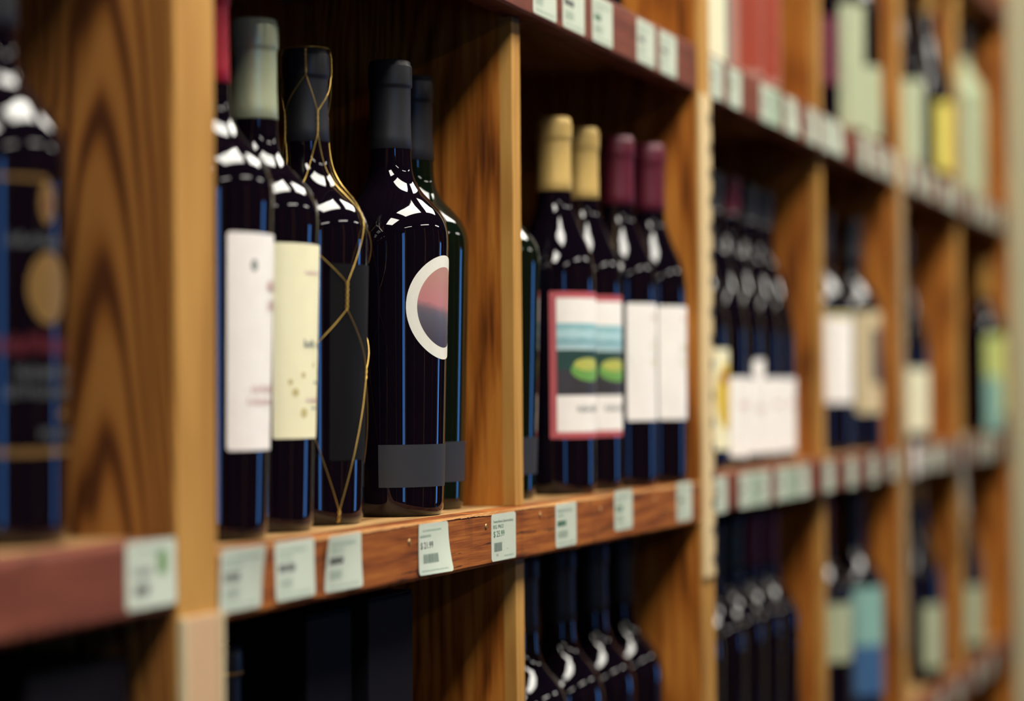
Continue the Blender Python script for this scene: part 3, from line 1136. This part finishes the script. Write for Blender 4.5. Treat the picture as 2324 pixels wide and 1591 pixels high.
bm.faces.new(cols[0][::-1])
bm.faces.new(cols[-1])
me = bpy.data.meshes.new('card_sheet')
bm.to_mesh(me)
bm.free()
link('card_sheet', me, 'plastic_grey', hc)
link('hanging_clip', box_mesh('hanging_clip', -10, 10, -3, 0.2, 108, 124, 0.8), 'paper_tag', hc)

# ------------------------------------------------------------------ bottles on the middle shelf
M1, M2 = -2.0, 3.0
bottle(940, 50, 8, 'black bottle with gilt oval and red lettering in the far left cell', 'plain', 306, design=design_gilt, capsule='capsule_black')
bottle(1150, 44, M1, 'dark bottle with red capsule and tall white label beside the nearest post', 'tapered', 318, capsule='capsule_red', design=design_white, seg=64)
bottle(1228, 52, M1, 'dark bottle with pale cream capsule and cream label', 'tapered', 304, capsule='capsule_cream', design=design_cream, seg=64)
bottle(1306, 54, M1, 'black bottle wrapped in a gold wire net with black capsule', 'tapered', 297, design=design_black_wired, seg=64)
bottle(1415, 43, M1, 'black bottle with round white moon-ring label in front of the divider', 'tapered', 304, design=design_moon, seg=72)
bottle(1497, 60, M1, 'greenish black bottle with charcoal capsule half hidden behind the moon-label bottle', 'tapered', 305, glass='glass_green', design=design_band, seg=64)
bottle(1645, 58, M1, 'bottle with charcoal foot band mostly hidden behind the divider', 'tapered', 300, glass='glass_green', design=design_band, seg=48)
bottle(1740, 38, M1, 'nearer of the two gold-capped bottles with red-bordered landscape labels', 'slim', 302, capsule='capsule_gold', design=design_landscape, group='gold-capped landscape bottles')
bottle(1818, 40, M1, 'farther of the two gold-capped bottles with red-bordered landscape labels', 'slim', 302, capsule='capsule_gold', design=design_landscape, group='gold-capped landscape bottles')
bottle(1890, 31, M1, 'nearer of the two burgundy-capped bottles with plain white labels', 'slim', 302, capsule='capsule_burgundy', design=design_plain_white, group='burgundy-capped white-label bottles')
bottle(1961, 24, M1, 'farther of the two burgundy-capped bottles with plain white labels', 'slim', 302, capsule='capsule_burgundy', design=design_plain_white, group='burgundy-capped white-label bottles')
# cell right of the cream strip
bottle(2172, 46, M2, 'sloping dark bottle with yellow oval on cream label right of the cream strip', 'burgundy', 300, design=design_yellow_oval, capsule='capsule_black')
bottle(2250, 46, M2, 'sloping dark bottle with low white label second from the cream strip', 'burgundy', 300, design=design_low_white, capsule='capsule_black')
bottle(2327, 48, M2, 'sloping dark bottle with burgundy capsule and crested white label', 'burgundy', 302, design=design_die_cut, capsule='capsule_burgundy')
bottle(2404, 48, M2, 'sloping dark bottle with low white label fourth from the cream strip', 'burgundy', 300, design=design_low_white, capsule='capsule_black')
bottle(2481, 50, M2, 'sloping dark bottle with low white label nearest the second divider', 'burgundy', 300, design=design_low_white, capsule='capsule_black')
bottle(2790, 48, M2, 'dark bottle with arched white label right of the second divider', 'plain', 300, design=design_arched)
bottle(2940, 41, M2, 'dark bottle with tan-framed grey label left of the tan strip', 'plain', 300, design=design_framed)
bottle(3268, 36, M2, 'dark sloping bottle with ivory label standing alone right of the tan strip', 'burgundy', 300, design=simple_label('paper_ivory', 80, 18, 108), capsule='capsule_black')
bottle(4018, 28, M2, 'gold-capped bottle with leaf-green label next to the pale pier', 'plain', 300, capsule='capsule_amber', design=design_leafy)

# ------------------------------------------------------------------ things on the upper shelf
ZU = Z_UP + T_UP
bottle(1790, 60, ZU, 'dark bottle standing on the upper shelf of the middle unit', 'plain', 302)
bottle(1880, 60, ZU, 'dark bottle on the upper shelf nearest the first measuring strip post', 'plain', 302)
bx = empty('gift_carton', mm(2138, 46, ZU), 'white carton with red spot on the upper shelf above the cream strip', 'box')
link('carton_body', box_mesh('carton_body', -48, 48, -38, 38, 0, 320, 1.0), 'paper_ivory', bx)
link('teal_edge', box_mesh('teal_edge', 40, 48.6, -38.6, -20, 1, 319), 'label_teal', bx)
m_ = lathe_mesh('red_spot', [(13, 0), (13, 0.3), (12.5, 0.5)], 24)
m_.transform(Matrix.Rotation(R(90), 4, 'X'))
link('red_spot', m_, 'label_red', bx, Vector((12, -38.0, 95)) / 1000)
bottle(2338, 48, ZU, 'nearer bottle with wrap-around red label on the upper shelf', 'plain', 302, design=design_red_wrap, group='red-label bottles')
bottle(2418, 48, ZU, 'farther bottle with wrap-around red label on the upper shelf', 'plain', 302, design=design_red_wrap, group='red-label bottles')
bottle(2740, 50, ZU, 'bottle with maroon label on the upper shelf', 'plain', 302, design=design_maroon)
bottle(2855, 42, ZU, 'bottle with tall pale label on the upper shelf right of the maroon one', 'plain', 302, design=simple_label('paper_sage_dimmed', 70, 15, 172))
bottle(2940, 37, ZU, 'bottle with short pale label on the upper shelf left of the second strip', 'plain', 302, design=simple_label('paper_sage_dimmed', 75, 12, 105))
bottle(3262, 38, ZU, 'sloping bottle with pale label on the upper shelf above the tan strip', 'burgundy', 302, design=simple_label('paper_sage_dimmed', 85, 8, 128))
bottle(3480, 32, ZU, 'gold-capped bottle with mustard label on the far upper shelf', 'burgundy', 302, design=design_mustard, capsule='capsule_amber')
bottle(3860, 36, ZU, 'pale frosted bottle with pale label at the far end of the upper shelf', 'plain', 302, design=simple_label('paper_sage_dimmed', 85, 6, 165), glass='glass_pale')

# ------------------------------------------------------------------ bottles on the lower shelf
lb = bottle(1196, 62, Z_LO, 'dark bottle with thin gold rim in shadow on the lower shelf by the nearest post', 'plain', 284)
rim = lathe_mesh('gold_rim', [(14.9, 267), (15.1, 267.4), (15.1, 268.2), (14.9, 268.6)], 40, False, False)
link('gold_rim', rim, 'capsule_amber', lb)
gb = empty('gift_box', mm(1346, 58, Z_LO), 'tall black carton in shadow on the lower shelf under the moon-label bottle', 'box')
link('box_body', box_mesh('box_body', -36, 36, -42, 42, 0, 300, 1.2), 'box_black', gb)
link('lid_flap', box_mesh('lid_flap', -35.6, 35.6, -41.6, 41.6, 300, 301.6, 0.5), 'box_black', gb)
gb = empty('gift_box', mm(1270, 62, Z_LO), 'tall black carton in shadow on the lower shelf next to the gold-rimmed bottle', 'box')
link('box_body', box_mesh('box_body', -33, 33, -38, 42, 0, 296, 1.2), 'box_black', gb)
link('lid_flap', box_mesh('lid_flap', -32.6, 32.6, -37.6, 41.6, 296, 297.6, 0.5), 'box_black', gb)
gb = empty('gift_box', mm(944, 46, Z_LO), 'added black carton darkening the lower shelf below the far left gilt-lettered bottle', 'box')  # carton added to turn this cell dark, its real contents unknown
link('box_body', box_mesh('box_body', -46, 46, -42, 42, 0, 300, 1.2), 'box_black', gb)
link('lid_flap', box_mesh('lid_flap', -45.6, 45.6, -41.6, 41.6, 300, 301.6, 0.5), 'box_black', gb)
for i, x in enumerate((1690, 1782, 1870, 1955)):
    bottle(x, 52, Z_LO, 'dark bottle on the lower shelf below the landscape labels, %s from the divider' % ORD[i], 'plain', 302, group='dark bottles on the lower shelf of the second cell')
bottle(2165, 52, Z_LO, 'dark bottle on the lower shelf right behind the cream strip end', 'plain', 300)
bottle(2248, 50, Z_LO, 'dark plain bottle on the lower shelf between strip and green-capped one', 'plain', 300)
bottle(2330, 50, Z_LO, 'dark bottle with dark green capsule on the lower shelf', 'plain', 302, capsule='capsule_green')
bottle(2410, 50, Z_LO, 'dark bottle with burgundy capsule next to the green-capped one on the lower shelf', 'plain', 302, capsule='capsule_burgundy')
bottle(2490, 50, Z_LO, 'dark bottle with burgundy capsule against the lower second divider', 'plain', 300, capsule='capsule_burgundy')
bottle(2775, 50, Z_LO, 'dark bottle with burgundy capsule and cream label on the lower shelf', 'plain', 302, capsule='capsule_burgundy', design=simple_label('paper_sage_dimmed', 80, 102, 172))
bottle(2940, 43, Z_LO, 'dark bottle with sea-green and blue label on the lower shelf', 'plain', 302, design=design_seascape)
bottle(3385, 40, Z_LO, 'dark sloping bottle with cream label on the lower shelf past the tan strip', 'burgundy', 302, design=simple_label('paper_sage_dimmed', 66, 25, 118), capsule='capsule_amber')
bottle(3790, 40, Z_LO, 'dark sloping bottle with cream label on the lower shelf near the pale pier', 'burgundy', 302, design=simple_label('paper_sage_dimmed', 66, 18, 112))
